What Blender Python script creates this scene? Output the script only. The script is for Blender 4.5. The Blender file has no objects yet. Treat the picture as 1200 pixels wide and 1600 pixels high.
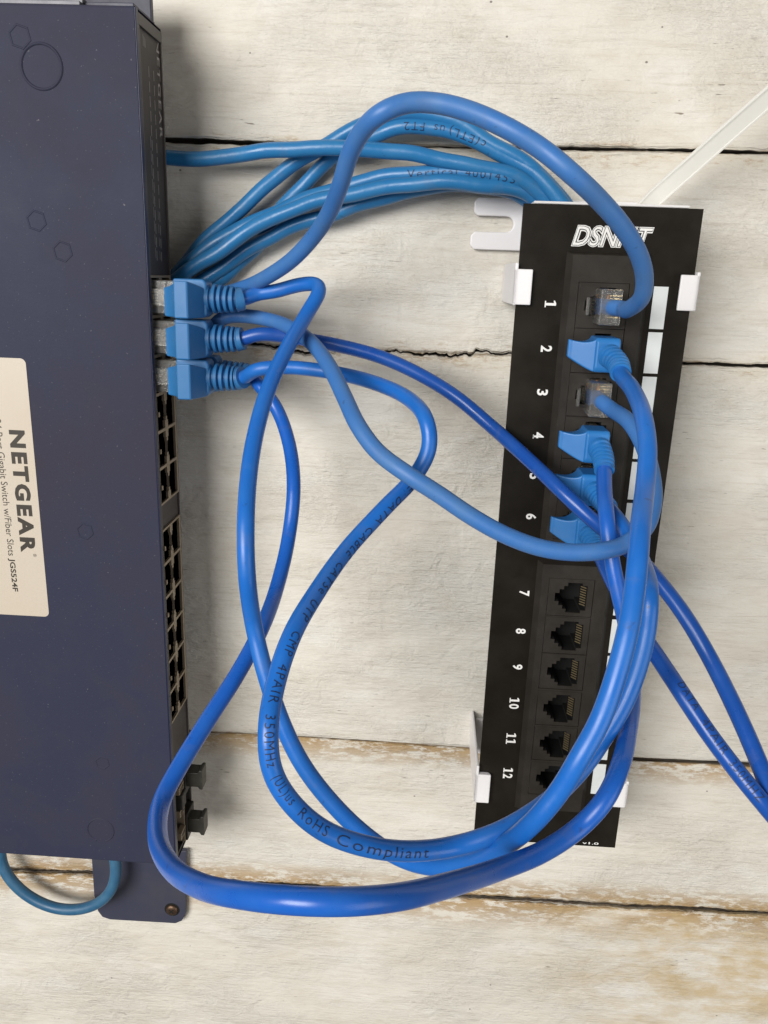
import bpy, bmesh, math, random
from mathutils import Vector, Matrix, noise
random.seed(4)
scene = bpy.context.scene
C = scene.collection

# ------------------------------------------------------------------ camera
# wall = plane Y=0, room side is -Y, X right, Z up.  (u, v, h) = mm right / mm down / mm off the wall
DW = 333.0
Z0 = 1.5
F = 1250.0
d_ = Vector((450 - 600, 5000 - 800, F)).normalized()
r_ = Vector((27600, 1160, -F)).normalized(); r_ = (r_ - d_ * r_.dot(d_)).normalized()
n_ = r_.cross(d_)
cam_d = bpy.data.cameras.new('camera'); cam = bpy.data.objects.new('camera', cam_d); C.objects.link(cam)
cam_d.sensor_fit = 'HORIZONTAL'; cam_d.sensor_width = 36; cam_d.lens = 36 * F / 1200
cam_d.clip_start = 0.005; cam_d.clip_end = 50
M = Matrix(((r_[0], -r_[1], -r_[2]), (n_[0], -n_[1], -n_[2]), (-d_[0], d_[1], d_[2]))).to_4x4()
M.translation = Vector((0, -DW / 1000, Z0))
cam.matrix_world = M
scene.camera = cam
scene.render.resolution_x = 768; scene.render.resolution_y = 1024
scene.view_settings.view_transform = 'Standard'; scene.view_settings.look = 'None'
scene.view_settings.exposure = 0; scene.view_settings.gamma = 1

# ------------------------------------------------------------------ light
w = bpy.data.worlds.new('World'); scene.world = w; w.use_nodes = True
bg = w.node_tree.nodes['Background']
bg.inputs[0].default_value = (1.0, 0.90, 0.79, 1); bg.inputs[1].default_value = 0.13

def area(name, loc, target, sx, sy, power, col):
    l = bpy.data.lights.new(name, 'AREA'); l.shape = 'RECTANGLE'; l.size = sx; l.size_y = sy
    l.energy = power; l.color = col
    o = bpy.data.objects.new(name, l); C.objects.link(o); o.location = loc
    o.rotation_euler = (Vector(target) - Vector(loc)).to_track_quat('-Z', 'Y').to_euler()
    return o
area('window_light', (-0.78, -1.52, 1.84), (0.03, 0, 1.28), 1.05, 0.7, 40, (1.0, 0.972, 0.935))
area('soft_light', (1.05, -0.95, 1.20), (0.05, 0, 1.3), 0.9, 0.9, 5.6, (1.0, 0.98, 0.95))

# ------------------------------------------------------------------ coordinates
def W(u, v, h): return Vector((u, -h, -v)) * 0.001 + Vector((0, 0, Z0))
def bpn(px, py, D):
    q = Vector((px - 600, py - 800, F)); t = D / q.dot(n_); q = q * t
    return q.dot(r_), q.dot(d_)
def bpz(px, py, z):                        # by depth along the lens axis -> (u, v, h)
    q = Vector((px - 600, py - 800, F)) * (z / F)
    return (q.dot(r_), q.dot(d_), DW - q.dot(n_))
def bph(px, py, h):
    u, v = bpn(px, py, DW - h); return (u, v, h)

# ------------------------------------------------------------------ mesh helpers
ORG = {}
def tag(o, label=None, cat=None, group=None, kind=None):
    if label: o['label'] = label
    if cat: o['category'] = cat
    if group: o['group'] = group
    if kind: o['kind'] = kind
    return o
def empty(name, uvh, label, cat, group=None):
    o = bpy.data.objects.new(name, None); C.objects.link(o)
    o.location = W(*uvh); o.empty_display_size = 0.01; ORG[o.name] = W(*uvh)
    return tag(o, label, cat, group)
class MB:
    def __init__(s): s.v = []; s.f = []; s.sm = []
    def add(s, vs, fs, smooth=False):
        b = len(s.v); s.v += [tuple(p) for p in vs]
        for f in fs: s.f.append(tuple(i + b for i in f)); s.sm.append(smooth)
    def box(s, u0, u1, v0, v1, h0, h1, fn=None, skip=()):
        fn = fn or (lambda a, b, c: (a, b, c))
        vs = [fn(a, b, c) for a in (u0, u1) for b in (v0, v1) for c in (h0, h1)]
        fs = {'u0': (0, 1, 3, 2), 'u1': (4, 6, 7, 5), 'v0': (0, 4, 5, 1), 'v1': (2, 3, 7, 6), 'h0': (0, 2, 6, 4), 'h1': (1, 5, 7, 3)}
        s.add(vs, [f for k, f in fs.items() if k not in skip])
    def prism(s, poly, fn, a, b, caps=True):          # poly 2D, fn(x,y,t)
        n = len(poly)
        vs = [fn(x, y, a) for x, y in poly] + [fn(x, y, b) for x, y in poly]
        fs = [(i, (i + 1) % n, (i + 1) % n + n, i + n) for i in range(n)]
        if caps: fs += [tuple(range(n))[::-1], tuple(range(n, 2 * n))]
        s.add(vs, fs)
    def build(s, name, mat, parent=None, bevel=0, seg=2, fix=True):
        org = ORG[parent.name] if parent else W(*s.v[0]) if s.v else Vector()
        me = bpy.data.meshes.new(name)
        me.from_pydata([W(*p) - org for p in s.v], [], s.f); 
        for p, q in zip(me.polygons, s.sm): p.use_smooth = q
        if fix:
            bm = bmesh.new(); bm.from_mesh(me); bmesh.ops.recalc_face_normals(bm, faces=bm.faces); bm.to_mesh(me); bm.free()
        me.materials.append(mat); me.update()
        o = bpy.data.objects.new(name, me); C.objects.link(o)
        if parent: o.parent = parent
        else: o.location = org
        ORG[o.name] = org
        if bevel:
            m = o.modifiers.new('bevel', 'BEVEL'); m.width = bevel * 0.001; m.segments = seg; m.limit_method = 'ANGLE'; m.angle_limit = math.radians(35)
            m.harden_normals = False
        return o
def child_fix(o, parent): pass

def plate_with_holes(mb, outer, holes, fn, t, depth, bottom=True):
    """2D polygon with holes at level t, hole walls running to t-depth, closed at the bottom"""
    from mathutils.geometry import delaunay_2d_cdt
    co = []; ed = []
    for lp in [outer] + holes:
        b0 = len(co); co += [Vector(p) for p in lp]; ed += [(b0 + i, b0 + (i + 1) % len(lp)) for i in range(len(lp))]
    V_, E_, F_, *_r = delaunay_2d_cdt(co, ed, [], 0, 1e-5)
    def inside(x, y, poly):
        c = False
        for i in range(len(poly)):
            (x0, y0), (x1, y1) = poly[i - 1], poly[i]
            if (y0 > y) != (y1 > y) and x < (x1 - x0) * (y - y0) / (y1 - y0) + x0: c = not c
        return c
    keep = []
    for f in F_:
        cx = sum(V_[i].x for i in f) / len(f); cy = sum(V_[i].y for i in f) / len(f)
        if not any(inside(cx, cy, h) for h in holes): keep.append(tuple(f))
    mb.add([fn(v.x, v.y, t) for v in V_], keep)
    for lp in holes: mb.prism(lp, fn, t, t - depth, caps=False)
    mb.prism(outer, fn, t, t - depth * 0 - 1.0, caps=False)

def text2d(s, size, offset=0.0, spacing=1.0, shear=0.0, ax='CENTER', ay='CENTER', cut=0):
    cu = bpy.data.curves.new('t', 'FONT'); cu.body = s; cu.size = size; cu.offset = offset; cu.space_character = spacing
    cu.shear = shear; cu.align_x = ax; cu.align_y = ay; cu.resolution_u = 3; cu.fill_mode = 'FRONT'
    o = bpy.data.objects.new('t', cu); C.objects.link(o)
    dg = bpy.context.evaluated_depsgraph_get(); dg.update()
    me = bpy.data.meshes.new_from_object(o.evaluated_get(dg))
    if cut:
        bm = bmesh.new(); bm.from_mesh(me); ys = [v.co.y for v in bm.verts]; y = min(ys) + cut
        while y < max(ys):
            bmesh.ops.bisect_plane(bm, geom=bm.verts[:] + bm.edges[:] + bm.faces[:], plane_co=(0, y, 0), plane_no=(0, 1, 0)); y += cut
        bm.to_mesh(me); bm.free()
    vs = [(v.co.x, v.co.y) for v in me.vertices]; fs = [tuple(p.vertices) for p in me.polygons]
    bpy.data.objects.remove(o); bpy.data.curves.remove(cu); bpy.data.meshes.remove(me)
    return vs, fs
def fit(vs, x0, x1, y0, y1):
    ax = min(p[0] for p in vs); bx = max(p[0] for p in vs); ay = min(p[1] for p in vs); by = max(p[1] for p in vs)
    return [(x0 + (p[0] - ax) / (bx - ax) * (x1 - x0), y0 + (p[1] - ay) / (by - ay) * (y1 - y0)) for p in vs]

# ------------------------------------------------------------------ materials
def mat(name, col, rough=0.5, metal=0.0, spec=0.5, trans=0.0, ior=1.46, sss=0.0, bump=None, var=None, specks=()):
    """bump=(scale,strength,dist_mm)  var=(scale,colour2,amount)"""
    m = bpy.data.materials.new(name); m.use_nodes = True; nt = m.node_tree; b = nt.nodes['Principled BSDF']
    b.inputs['Base Color'].default_value = (*col, 1); b.inputs['Roughness'].default_value = rough
    b.inputs['Metallic'].default_value = metal; b.inputs['Specular IOR Level'].default_value = spec
    b.inputs['Transmission Weight'].default_value = trans; b.inputs['IOR'].default_value = ior
    if sss:
        b.inputs['Subsurface Weight'].default_value = sss; b.inputs['Subsurface Radius'].default_value = (1, 1, 1); b.inputs['Subsurface Scale'].default_value = 0.002
    tc = nt.nodes.new('ShaderNodeTexCoord')
    if bump:
        nz = nt.nodes.new('ShaderNodeTexNoise'); nz.inputs['Scale'].default_value = bump[0]; nz.inputs['Detail'].default_value = 3
        bp = nt.nodes.new('ShaderNodeBump'); bp.inputs['Strength'].default_value = bump[1]; bp.inputs['Distance'].default_value = bump[2] * 0.001
        nt.links.new(tc.outputs['Object'], nz.inputs['Vector']); nt.links.new(nz.outputs['Fac'], bp.inputs['Height']); nt.links.new(bp.outputs[0], b.inputs['Normal'])
    if var:
        nz = nt.nodes.new('ShaderNodeTexNoise'); nz.inputs['Scale'].default_value = var[0]; nz.inputs['Detail'].default_value = 5; nz.inputs['Roughness'].default_value = 0.65
        mr = nt.nodes.new('ShaderNodeMapRange'); mr.inputs[1].default_value = 0.42; mr.inputs[2].default_value = 0.72; mr.inputs[4].default_value = var[2]
        mx = nt.nodes.new('ShaderNodeMix'); mx.data_type = 'RGBA'
        mx.inputs[6].default_value = (*col, 1); mx.inputs[7].default_value = (*var[1], 1)
        nt.links.new(tc.outputs['Object'], nz.inputs['Vector']); nt.links.new(nz.outputs['Fac'], mr.inputs[0]); nt.links.new(mr.outputs[0], mx.inputs[0]); nt.links.new(mx.outputs[2], b.inputs['Base Color'])
        rr = nt.nodes.new('ShaderNodeMapRange'); rr.inputs[1].default_value = 0.3; rr.inputs[2].default_value = 0.75; rr.inputs[3].default_value = max(0.02, rough - 0.08); rr.inputs[4].default_value = min(1, rough + 0.14)
        nt.links.new(nz.outputs['Fac'], rr.inputs[0]); nt.links.new(rr.outputs[0], b.inputs['Roughness'])
    for sc_, colr, thr, amt in specks:
        nz = nt.nodes.new('ShaderNodeTexNoise'); nz.inputs['Scale'].default_value = sc_; nz.inputs['Detail'].default_value = 3; nz.inputs['Distortion'].default_value = 0.4
        mp = nt.nodes.new('ShaderNodeMapRange'); mp.inputs[1].default_value = thr; mp.inputs[2].default_value = thr + 0.05; mp.inputs[4].default_value = amt
        mx = nt.nodes.new('ShaderNodeMix'); mx.data_type = 'RGBA'; mx.inputs[7].default_value = (*colr, 1)
        old = b.inputs['Base Color'].links
        if old: src = old[0].from_socket; nt.links.remove(old[0]); nt.links.new(src, mx.inputs[6])
        else: mx.inputs[6].default_value = (*col, 1)
        nt.links.new(tc.outputs['Object'], nz.inputs['Vector']); nt.links.new(nz.outputs['Fac'], mp.inputs[0]); nt.links.new(mp.outputs[0], mx.inputs[0]); nt.links.new(mx.outputs[2], b.inputs['Base Color'])
    return m
navy = mat('navy_paint', (0.030, 0.034, 0.062), 0.62, spec=0.17, specks=((420, (0.35, 0.34, 0.32), 0.755, 0.5), (60, (0.038, 0.038, 0.055), 0.60, 0.25), (1500, (0.16, 0.16, 0.17), 0.70, 0.5)), bump=(1100, 0.35, 0.12), var=(14, (0.041, 0.036, 0.052), 0.9))
navy_flat = mat('navy_paint_smooth', (0.040, 0.043, 0.072), 0.5, bump=(900, 0.2, 0.1), var=(60, (0.05, 0.05, 0.06), 0.6))
frontp = mat('front_panel_plastic', (0.026, 0.022, 0.024), 0.5, bump=(900, 0.15, 0.1), var=(60, (0.06, 0.052, 0.045), 0.8))
rimp = mat('rim_plastic', (0.07, 0.062, 0.057), 0.5)
shell = mat('jack_shell_metal', (0.33, 0.27, 0.20), 0.42, metal=0.55, var=(400, (0.30, 0.25, 0.18), 0.8))
blackp = mat('black_plastic', (0.012, 0.011, 0.010), 0.5, var=(300, (0.03, 0.026, 0.022), 0.5))
voidm = mat('dark_recess_plastic', (0.004, 0.004, 0.004), 0.8)
panelm = mat('panel_black_paint', (0.0105, 0.0088, 0.0066), 0.36, spec=0.2, bump=(1500, 0.12, 0.08), var=(45, (0.017, 0.0145, 0.011), 0.9))
modm = mat('port_module_plastic', (0.021, 0.018, 0.015), 0.45, spec=0.32, bump=(1200, 0.2, 0.08), var=(110, (0.032, 0.027, 0.022), 0.7))
whitep = mat('white_plastic', (0.80, 0.79, 0.80), 0.38, sss=0.25)
whitelab = mat('white_label_card', (0.66, 0.70, 0.70), 0.55, var=(200, (0.58, 0.62, 0.62), 0.5))
inkw = mat('white_ink', (0.80, 0.80, 0.78), 0.6)
inkg = mat('grey_ink', (0.30, 0.28, 0.27), 0.6)
inkk = mat('black_ink', (0.010, 0.010, 0.012), 0.55)
inkb = mat('cable_ink', (0.010, 0.024, 0.075), 0.5)
inkd = mat('brown_black_ink', (0.035, 0.028, 0.022), 0.55)
gold = mat('gold_contacts', (0.55, 0.44, 0.25), 0.3, metal=0.8)
stick = mat('label_sticker', (0.53, 0.475, 0.395), 0.42, bump=(60, 0.1, 0.3), var=(30, (0.50, 0.43, 0.34), 0.7))
clear = mat('clear_plastic', (0.93, 0.92, 0.88), 0.14, spec=0.5, trans=0.91, ior=1.49)
screwm = mat('bronze_screw', (0.16, 0.10, 0.065), 0.42, metal=0.85, var=(900, (0.05, 0.035, 0.03), 0.8))
tiem = mat('natural_nylon', (0.72, 0.72, 0.68), 0.35, sss=0.5, bump=(200, 0.1, 0.1))
greym = mat('grey_metal', (0.08, 0.08, 0.09), 0.4, metal=0.3, var=(120, (0.12, 0.12, 0.14), 0.8))
def cablemat(name, col, col2, rough, amt=0.5, b=0.10, spec=0.5):
    return mat(name, col, rough, spec=spec, bump=(200, b, 0.4), var=(75, col2, amt), specks=((330, tuple(c * 0.35 + 0.02 for c in col), 0.69, 0.55), (120, tuple(c * 0.75 + 0.04 for c in col), 0.62, 0.35)))
glossy = cablemat('glossy_blue_jacket', (0.010, 0.100, 0.455), (0.016, 0.125, 0.48), 0.30, 0.6, 0.12)
glossy_deep = cablemat('deep_blue_jacket', (0.009, 0.070, 0.34), (0.014, 0.09, 0.37), 0.27, 0.6, 0.12)
glossy_mid = cablemat('mid_blue_jacket', (0.011, 0.128, 0.49), (0.020, 0.155, 0.51), 0.34, 0.6, 0.14)
matte = cablemat('matte_light_blue_jacket', (0.040, 0.155, 0.43), (0.065, 0.175, 0.39), 0.46, 0.8, 0.15)
bundle_m = cablemat('teal_blue_jacket', (0.020, 0.155, 0.37), (0.028, 0.175, 0.38), 0.34, 0.7, 0.55)
teal_m = cablemat('dull_teal_jacket', (0.022, 0.10, 0.20), (0.05, 0.15, 0.25), 0.45, 0.8, 0.3)
bootm = cablemat('blue_boot_rubber', (0.018, 0.155, 0.44), (0.03, 0.18, 0.45), 0.40, 0.6, 0.1)
bootd = cablemat('switch_boot_rubber', (0.025, 0.150, 0.37), (0.035, 0.17, 0.38), 0.42, 0.6, 0.1)
wirecol = [mat('wire_insulation', c, 0.5) for c in ((0.6, 0.25, 0.05), (0.6, 0.55, 0.5), (0.05, 0.35, 0.1), (0.05, 0.15, 0.5), (0.3, 0.15, 0.08))]

# ------------------------------------------------------------------ the plank wall
LP = [
    [(-400, 214), (262, 219), (330, 220), (400, 224), (500, 227), (700, 230), (850, 231), (1060, 234), (1200, 238), (1500, 243)],
    [(-400, 520), (250, 533), (390, 538), (420, 541), (470, 548), (520, 549), (620, 550), (650, 553), (690, 551), (702, 556), (745, 550), (800, 555), (1070, 568), (1200, 572), (1500, 580)],
    [(-500, 1110), (300, 1143), (480, 1150), (730, 1168), (1000, 1187), (1130, 1192), (1200, 1196), (1600, 1215)],
    [(-500, 1350), (200, 1366), (330, 1376), (420, 1382), (560, 1391), (702, 1401), (853, 1410), (983, 1418), (1113, 1423), (1200, 1428), (1700, 1450)]]
LP = [[bpn(x, y, DW) for x, y in l] for l in LP]
def line(k, u):
    if k < 0: return -330.0
    if k > 3: return 520.0
    L = LP[k]
    if u <= L[0][0]: return L[0][1]
    for a, b in zip(L, L[1:]):
        if u <= b[0]: return a[1] + (b[1] - a[1]) * (u - a[0]) / (b[0] - a[0])
    return L[-1][1]
def nz1(u, s, seed): return noise.noise(Vector((u * s, seed * 7.3, 0.5)))
def gap(k, u):      # half width of the gap in mm
    if k == 0:
        g = 0.22 + 0.8 * max(0, nz1(u, 0.03, 3) + 0.12) + 0.25 * abs(nz1(u, 0.35, 4))
        if u < -62: g += 0.55
        if 80 < u: g += 0.1
        return g
    if k == 1: return (0.20 + 0.50 * abs(nz1(u, 0.11, 8)) + 0.40 * abs(nz1(u, 0.5, 9))) if u < 75 else 0.50 + 0.35 * abs(nz1(u, 0.11, 8)) + 0.2 * abs(nz1(u, 0.5, 9))
    if k == 2: return 0.35 + (1.15 if u > 95 else 0.2) + 0.25 * nz1(u, 0.05, 12)
    if k == 3: return 0.6 + 0.8 * abs(nz1(u, 0.12, 16)) + 0.35 * abs(nz1(u, 0.6, 17))
    return 0
def wob(k, u):
    if k == 0: return 0.25 * nz1(u, 0.25, 21)
    if k == 1 and u > 75: return 0.35 * nz1(u, 0.09, 22) + 0.35 * nz1(u, 0.33, 23)
    if k == 1: return 1.3 * nz1(u, 0.09, 22) + 1.3 * nz1(u, 0.33, 23) + 0.6 * nz1(u, 1.0, 24)
    if k == 2: return 0.25 * nz1(u, 0.05, 25)
    if k == 3: return 0.7 * nz1(u, 0.1, 26) + 0.5 * nz1(u, 0.45, 27)
    return 0

def paint_material():
    m = bpy.data.materials.new('weathered_white_paint'); m.use_nodes = True; nt = m.node_tree; N = nt.nodes; Lk = nt.links
    b = N['Principled BSDF']
    def link(a, i):
        Lk.new(a, i)
    def math_(op, a, c=None, cl=False):
        n = N.new('ShaderNodeMath'); n.operation = op; n.use_clamp = cl
        for i, x in enumerate((a, c)):
            if x is None: continue
            if isinstance(x, (int, float)): n.inputs[i].default_value = x
            else: link(x, n.inputs[i])
        return n.outputs[0]
    def mr(a, x0, x1, y0=0.0, y1=1.0):
        n = N.new('ShaderNodeMapRange'); link(a, n.inputs[0])
        for i, x in zip((1, 2, 3, 4), (x0, x1, y0, y1)): n.inputs[i].default_value = x
        return n.outputs[0]
    tc = N.new('ShaderNodeTexCoord')
    sc = N.new('ShaderNodeVectorMath'); sc.operation = 'SCALE'; sc.inputs['Scale'].default_value = 1000; link(tc.outputs['Object'], sc.inputs[0])
    P = sc.outputs[0]
    sep = N.new('ShaderNodeSeparateXYZ'); link(P, sep.inputs[0]); U = sep.outputs[0]; V = math_('MULTIPLY', sep.outputs[2], -1.0)
    def nz(sx, sz, detail=3, rough=0.55, off=0, dist=0.0):
        mp = N.new('ShaderNodeMapping'); mp.inputs['Scale'].default_value = (sx, 1, sz); mp.inputs['Location'].default_value = (off, off * 0.7, off * 1.3)
        link(P, mp.inputs[0]); t = N.new('ShaderNodeTexNoise'); t.inputs['Scale'].default_value = 1; t.inputs['Detail'].default_value = detail
        t.inputs['Roughness'].default_value = rough; t.inputs['Distortion'].default_value = dist; link(mp.outputs[0], t.inputs[0]); return t.outputs[0]
    def mix(f, a, c):
        n = N.new('ShaderNodeMix'); n.data_type = 'RGBA'
        if isinstance(f, float): n.inputs[0].default_value = f
        else: link(f, n.inputs[0])
        for i, x in ((6, a), (7, c)):
            if isinstance(x, tuple): n.inputs[i].default_value = (*x, 1)
            else: link(x, n.inputs[i])
        return n.outputs[2]
    big = nz(0.008, 0.02, 4, 0.6, 3); mid = nz(0.05, 0.16, 4, 0.6, 9)
    grain = nz(0.045, 0.75, 5, 0.6, 5, 0.4); fine = nz(0.35, 1.9, 4, 0.7, 11); grit = nz(1.2, 1.4, 3, 0.6, 2)
    col = mix(mr(big, 0.35, 0.65), (0.640, 0.605, 0.535), (0.700, 0.680, 0.620))
    col = mix(mr(mid, 0.5, 0.75, 0, 0.45), col, (0.56, 0.51, 0.43)); col = mix(mr(nz(0.022, 0.05, 5, 0.65, 91), 0.52, 0.66, 0, 0.55), col, (0.74, 0.73, 0.69))
    col = mix(mr(grain, 0.52, 0.72, 0, 0.38), col, (0.47, 0.42, 0.34))
    col = mix(mr(grit, 0.55, 0.8, 0, 0.25), col, (0.50, 0.46, 0.39))
    # small ticks and flecks where paint is missing
    tick = nz(0.16, 1.25, 2, 0.5, 31); tmask = nz(0.02, 0.035, 2, 0.5, 41)
    t = math_('MULTIPLY', mr(tick, 0.715, 0.76), mr(tmask, 0.50, 0.64))
    col = mix(math_('MULTIPLY', t, 0.8), col, (0.17, 0.13, 0.095))
    dots = N.new('ShaderNodeTexVoronoi'); mp = N.new('ShaderNodeMapping'); mp.inputs['Scale'].default_value = (0.055, 1, 0.07); link(P, mp.inputs[0]); link(mp.outputs[0], dots.inputs[0]); dots.inputs['Scale'].default_value = 1
    dm = math_('MULTIPLY', mr(dots.outputs['Distance'], 0.022, 0.032, 1, 0), 0.75)
    col = mix(dm, col, (0.09, 0.07, 0.055))
    # stains along the joints: seepage of rust-brown wood tannin
    def band(k, up, dn):
        L = LP[k]; a = L[2]; c = L[-2]; s = (c[1] - a[1]) / (c[0] - a[0]); i0 = a[1] - s * a[0]
        dlt = math_('SUBTRACT', V, math_('ADD', math_('MULTIPLY', U, s), i0))
        lo = mr(dlt, -up, 0, 0, 1); hi = mr(dlt, 0, dn, 1, 0)
        return math_('MULTIPLY', lo, hi), dlt
    sn = nz(0.055, 0.20, 6, 0.72, 17); sn2 = nz(0.16, 0.5, 5, 0.75, 23); sbig = nz(0.014, 0.05, 3, 0.5, 51)
    specs = [(0, 3, 9, 0.53, 0.7), (1, 6, 9, 0.52, 0.65), (2, 0.8, 15, 0.455, 1.0), (3, 14, 20, 0.45, 1.0)]
    for k, up, dn, th, amt in specs:
        bm_, dl = band(k, up, dn)
        f = math_('MULTIPLY', math_('MULTIPLY', mr(math_('ADD', math_('MULTIPLY', sn2, 0.5), math_('MULTIPLY', sn, 0.5)), th, th + 0.055), bm_), mr(sbig, 0.30, 0.44))
        col = mix(math_('MULTIPLY', f, amt), col, (0.30, 0.165, 0.050))
        f2 = math_('MULTIPLY', math_('MULTIPLY', mr(sn, 0.34, 0.66), bm_), amt * 0.5)
        col = mix(f2, col, (0.50, 0.375, 0.18))
        # grime hugging the joint itself
        near, _ = band(k, *((1.2, 2.2), (1.6, 1.5), (0.6, 3.2), (3.0, 4.2))[k])
        g = math_('MULTIPLY', mr(math_('ADD', near, math_('MULTIPLY', sn2, 0.9)), 0.92, 1.25), (0.7, 0.5, 0.85, 0.9)[k])
        col = mix(g, col, (0.12, 0.085, 0.05))
    # broad yellowed patch on the lowest plank, lower right
    px = math_('MULTIPLY', mr(U, 55, 140), mr(V, 285, 305)); px = math_('MULTIPLY', px, mr(V, 345, 400, 1, 0.35))
    f = math_('MULTIPLY', px, mr(nz(0.03, 0.07, 6, 0.7, 61), 0.42, 0.62))
    col = mix(math_('MULTIPLY', f, 0.8), col, (0.49, 0.37, 0.195))
    col = mix(mr(sep.outputs[1], 0.5, 1.8, 0, 0.93), col, (0.035, 0.026, 0.018))  # near-black by depth inside the gaps: shade put into the colour, with joint dirt
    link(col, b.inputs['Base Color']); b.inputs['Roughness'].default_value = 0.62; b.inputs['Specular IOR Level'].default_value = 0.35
    rip = nz(0.25, 1.1, 3, 0.6, 83, 0.6)
    hgt = math_('ADD', math_('MULTIPLY', grain, 0.6), math_('MULTIPLY', fine, 0.5)); hgt = math_('ADD', hgt, math_('MULTIPLY', rip, 0.5))
    hgt = math_('ADD', hgt, math_('MULTIPLY', grit, 0.16)); hgt = math_('SUBTRACT', hgt, math_('MULTIPLY', t, 0.25))
    drip = nz(0.10, 0.13, 3, 0.5, 71, 1.2); hgt = math_('ADD', hgt, math_('MULTIPLY', drip, 1.2)); hgt = math_('MULTIPLY', hgt, mr(nz(0.018, 0.03, 3, 0.5, 133), 0.38, 0.62, 0.45, 1.35))
    bp = N.new('ShaderNodeBump'); bp.inputs['Strength'].default_value = 0.9; bp.inputs['Distance'].default_value = 0.0009
    link(hgt, bp.inputs['Height']); link(bp.outputs[0], b.inputs['Normal'])
    return m
paint = paint_material()
wall = empty('plank_wall', (0, 0, 0), 'weathered off-white painted horizontal plank wall with dark cracks and rust-brown stains', 'wall')
U0, U1, DU = -430.0, 420.0, 0.9
hoff = [0.2, 0.0, 1.6, 0.0, 0.5]
for b in range(5):
    mb = MB(); nu = int((U1 - U0) / DU) + 1; rows = None; vs = []
    ins = [0, 0.0001, 0.15, 0.4, 0.9, 1.8, 3.5]
    for i in range(nu):
        u = U0 + i * DU
        vt = line(b - 1, u) + wob(b - 1, u) + gap(b - 1, u); vb = line(b, u) + wob(b, u) - gap(b, u)
        col = []
        for j, t in enumerate(ins):
            hh = (-9 if j == 0 else -0.75 * (1 - min(1, t / 1.8)) ** 2)
            col.append((vt + t, hh))
        for t in [x / 14 for x in range(1, 14)]: col.append((vt + 3.5 + (vb - vt - 7) * t, 0))
        for j, t in enumerate(reversed(ins)):
            k = len(ins) - 1 - j
            hh = (-9 if k == 0 else -0.75 * (1 - min(1, t / 1.8)) ** 2)
            col.append((vb - t, hh))
        for v, hh in col:
            lw = 0.45 * noise.noise(Vector((u * 0.012, v * 0.03, b * 5))) + 0.10 * noise.noise(Vector((u * 0.1, v * 0.35, b * 5)))
            vs.append((u, v, hh + (hoff[b] + lw if hh > -5 else 0)))
        rows = len(col)
    fs = [(i * rows + j, i * rows + j + 1, (i + 1) * rows + j + 1, (i + 1) * rows + j) for i in range(nu - 1) for j in range(rows - 1)]
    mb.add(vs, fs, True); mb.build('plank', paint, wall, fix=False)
mb = MB(); mb.box(U0, U1, -330, 520, -16, -8.5); mb.build('backing_board', mat('dark_wood_backing', (0.03, 0.022, 0.016), 0.9), wall)

# ------------------------------------------------------------------ cables
def catmull(P, n):
    out = []
    Q = [P[0] * 2 - P[1]] + P + [P[-1] * 2 - P[-2]]
    for i in range(1, len(Q) - 2):
        p0, p1, p2, p3 = Q[i - 1:i + 3]
        # centripetal
        t0 = 0; t1 = t0 + max(1e-6, (p1 - p0).length) ** 0.5; t2 = t1 + max(1e-6, (p2 - p1).length) ** 0.5; t3 = t2 + max(1e-6, (p3 - p2).length) ** 0.5
        for k in range(n):
            t = t1 + (t2 - t1) * k / n
            A1 = p0 * ((t1 - t) / (t1 - t0)) + p1 * ((t - t0) / (t1 - t0)); A2 = p1 * ((t2 - t) / (t2 - t1)) + p2 * ((t - t1) / (t2 - t1)); A3 = p2 * ((t3 - t) / (t3 - t2)) + p3 * ((t - t2) / (t3 - t2))
            B1 = A1 * ((t2 - t) / (t2 - t0)) + A2 * ((t - t0) / (t2 - t0)); B2 = A2 * ((t3 - t) / (t3 - t1)) + A3 * ((t - t1) / (t3 - t1))
            out.append(B1 * ((t2 - t) / (t2 - t1)) + B2 * ((t - t1) / (t2 - t1)))
    out.append(P[-1]); return out
def resample(P, step):
    out = [P[0]]; acc = 0
    for a, b in zip(P, P[1:]):
        L = (b - a).length
        if L < 1e-9: continue
        s = step - acc
        while s <= L: out.append(a.lerp(b, s / L)); s += step
        acc = (acc + L) % step
    out.append(P[-1]); return out
def smooth(P, it, keep=3):
    for _ in range(it):
        P = [P[i] if i < keep or i >= len(P) - keep else P[i - 1] * 0.25 + P[i] * 0.5 + P[i + 1] * 0.25 for i in range(len(P))]
    return P
def frames(P):
    T = []
    for i in range(len(P)):
        a = P[max(0, i - 1)]; b = P[min(len(P) - 1, i + 1)]; T.append((b - a).normalized())
    n = T[0].orthogonal().normalized(); out = []
    for t in T:
        n = (n - t * n.dot(t)).normalized(); out.append((t, n, t.cross(n)))
    return out
def tube(mb, P, R, sides=20, cap=True, rad=None, flat=None):
    fr = frames(P); vs = []
    for i, (p, (t, n, b)) in enumerate(zip(P, fr)):
        r = rad(i) if rad else R
        for k in range(sides):
            a = 2 * math.pi * k / sides; vs.append(p + (n * math.cos(a) + b * math.sin(a)) * r)
    fs = [(i * sides + k, i * sides + (k + 1) % sides, (i + 1) * sides + (k + 1) % sides, (i + 1) * sides + k) for i in range(len(P) - 1) for k in range(sides)]
    mb.add(vs, fs, True)
    if cap: 
        b0 = len(mb.v) - len(vs)
        mb.f.append(tuple(b0 + k for k in range(sides))[::-1]); mb.sm.append(False)
        mb.f.append(tuple(b0 + (len(P) - 1) * sides + k for k in range(sides))); mb.sm.append(False)
CAM = Vector((0, 0, DW))          # camera in (u,v,h)
def toPx(p):
    q = r_ * p.x + d_ * p.y + n_ * (DW - p.z); return 600 + F * q.x / q.z, 800 + F * q.y / q.z
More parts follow.
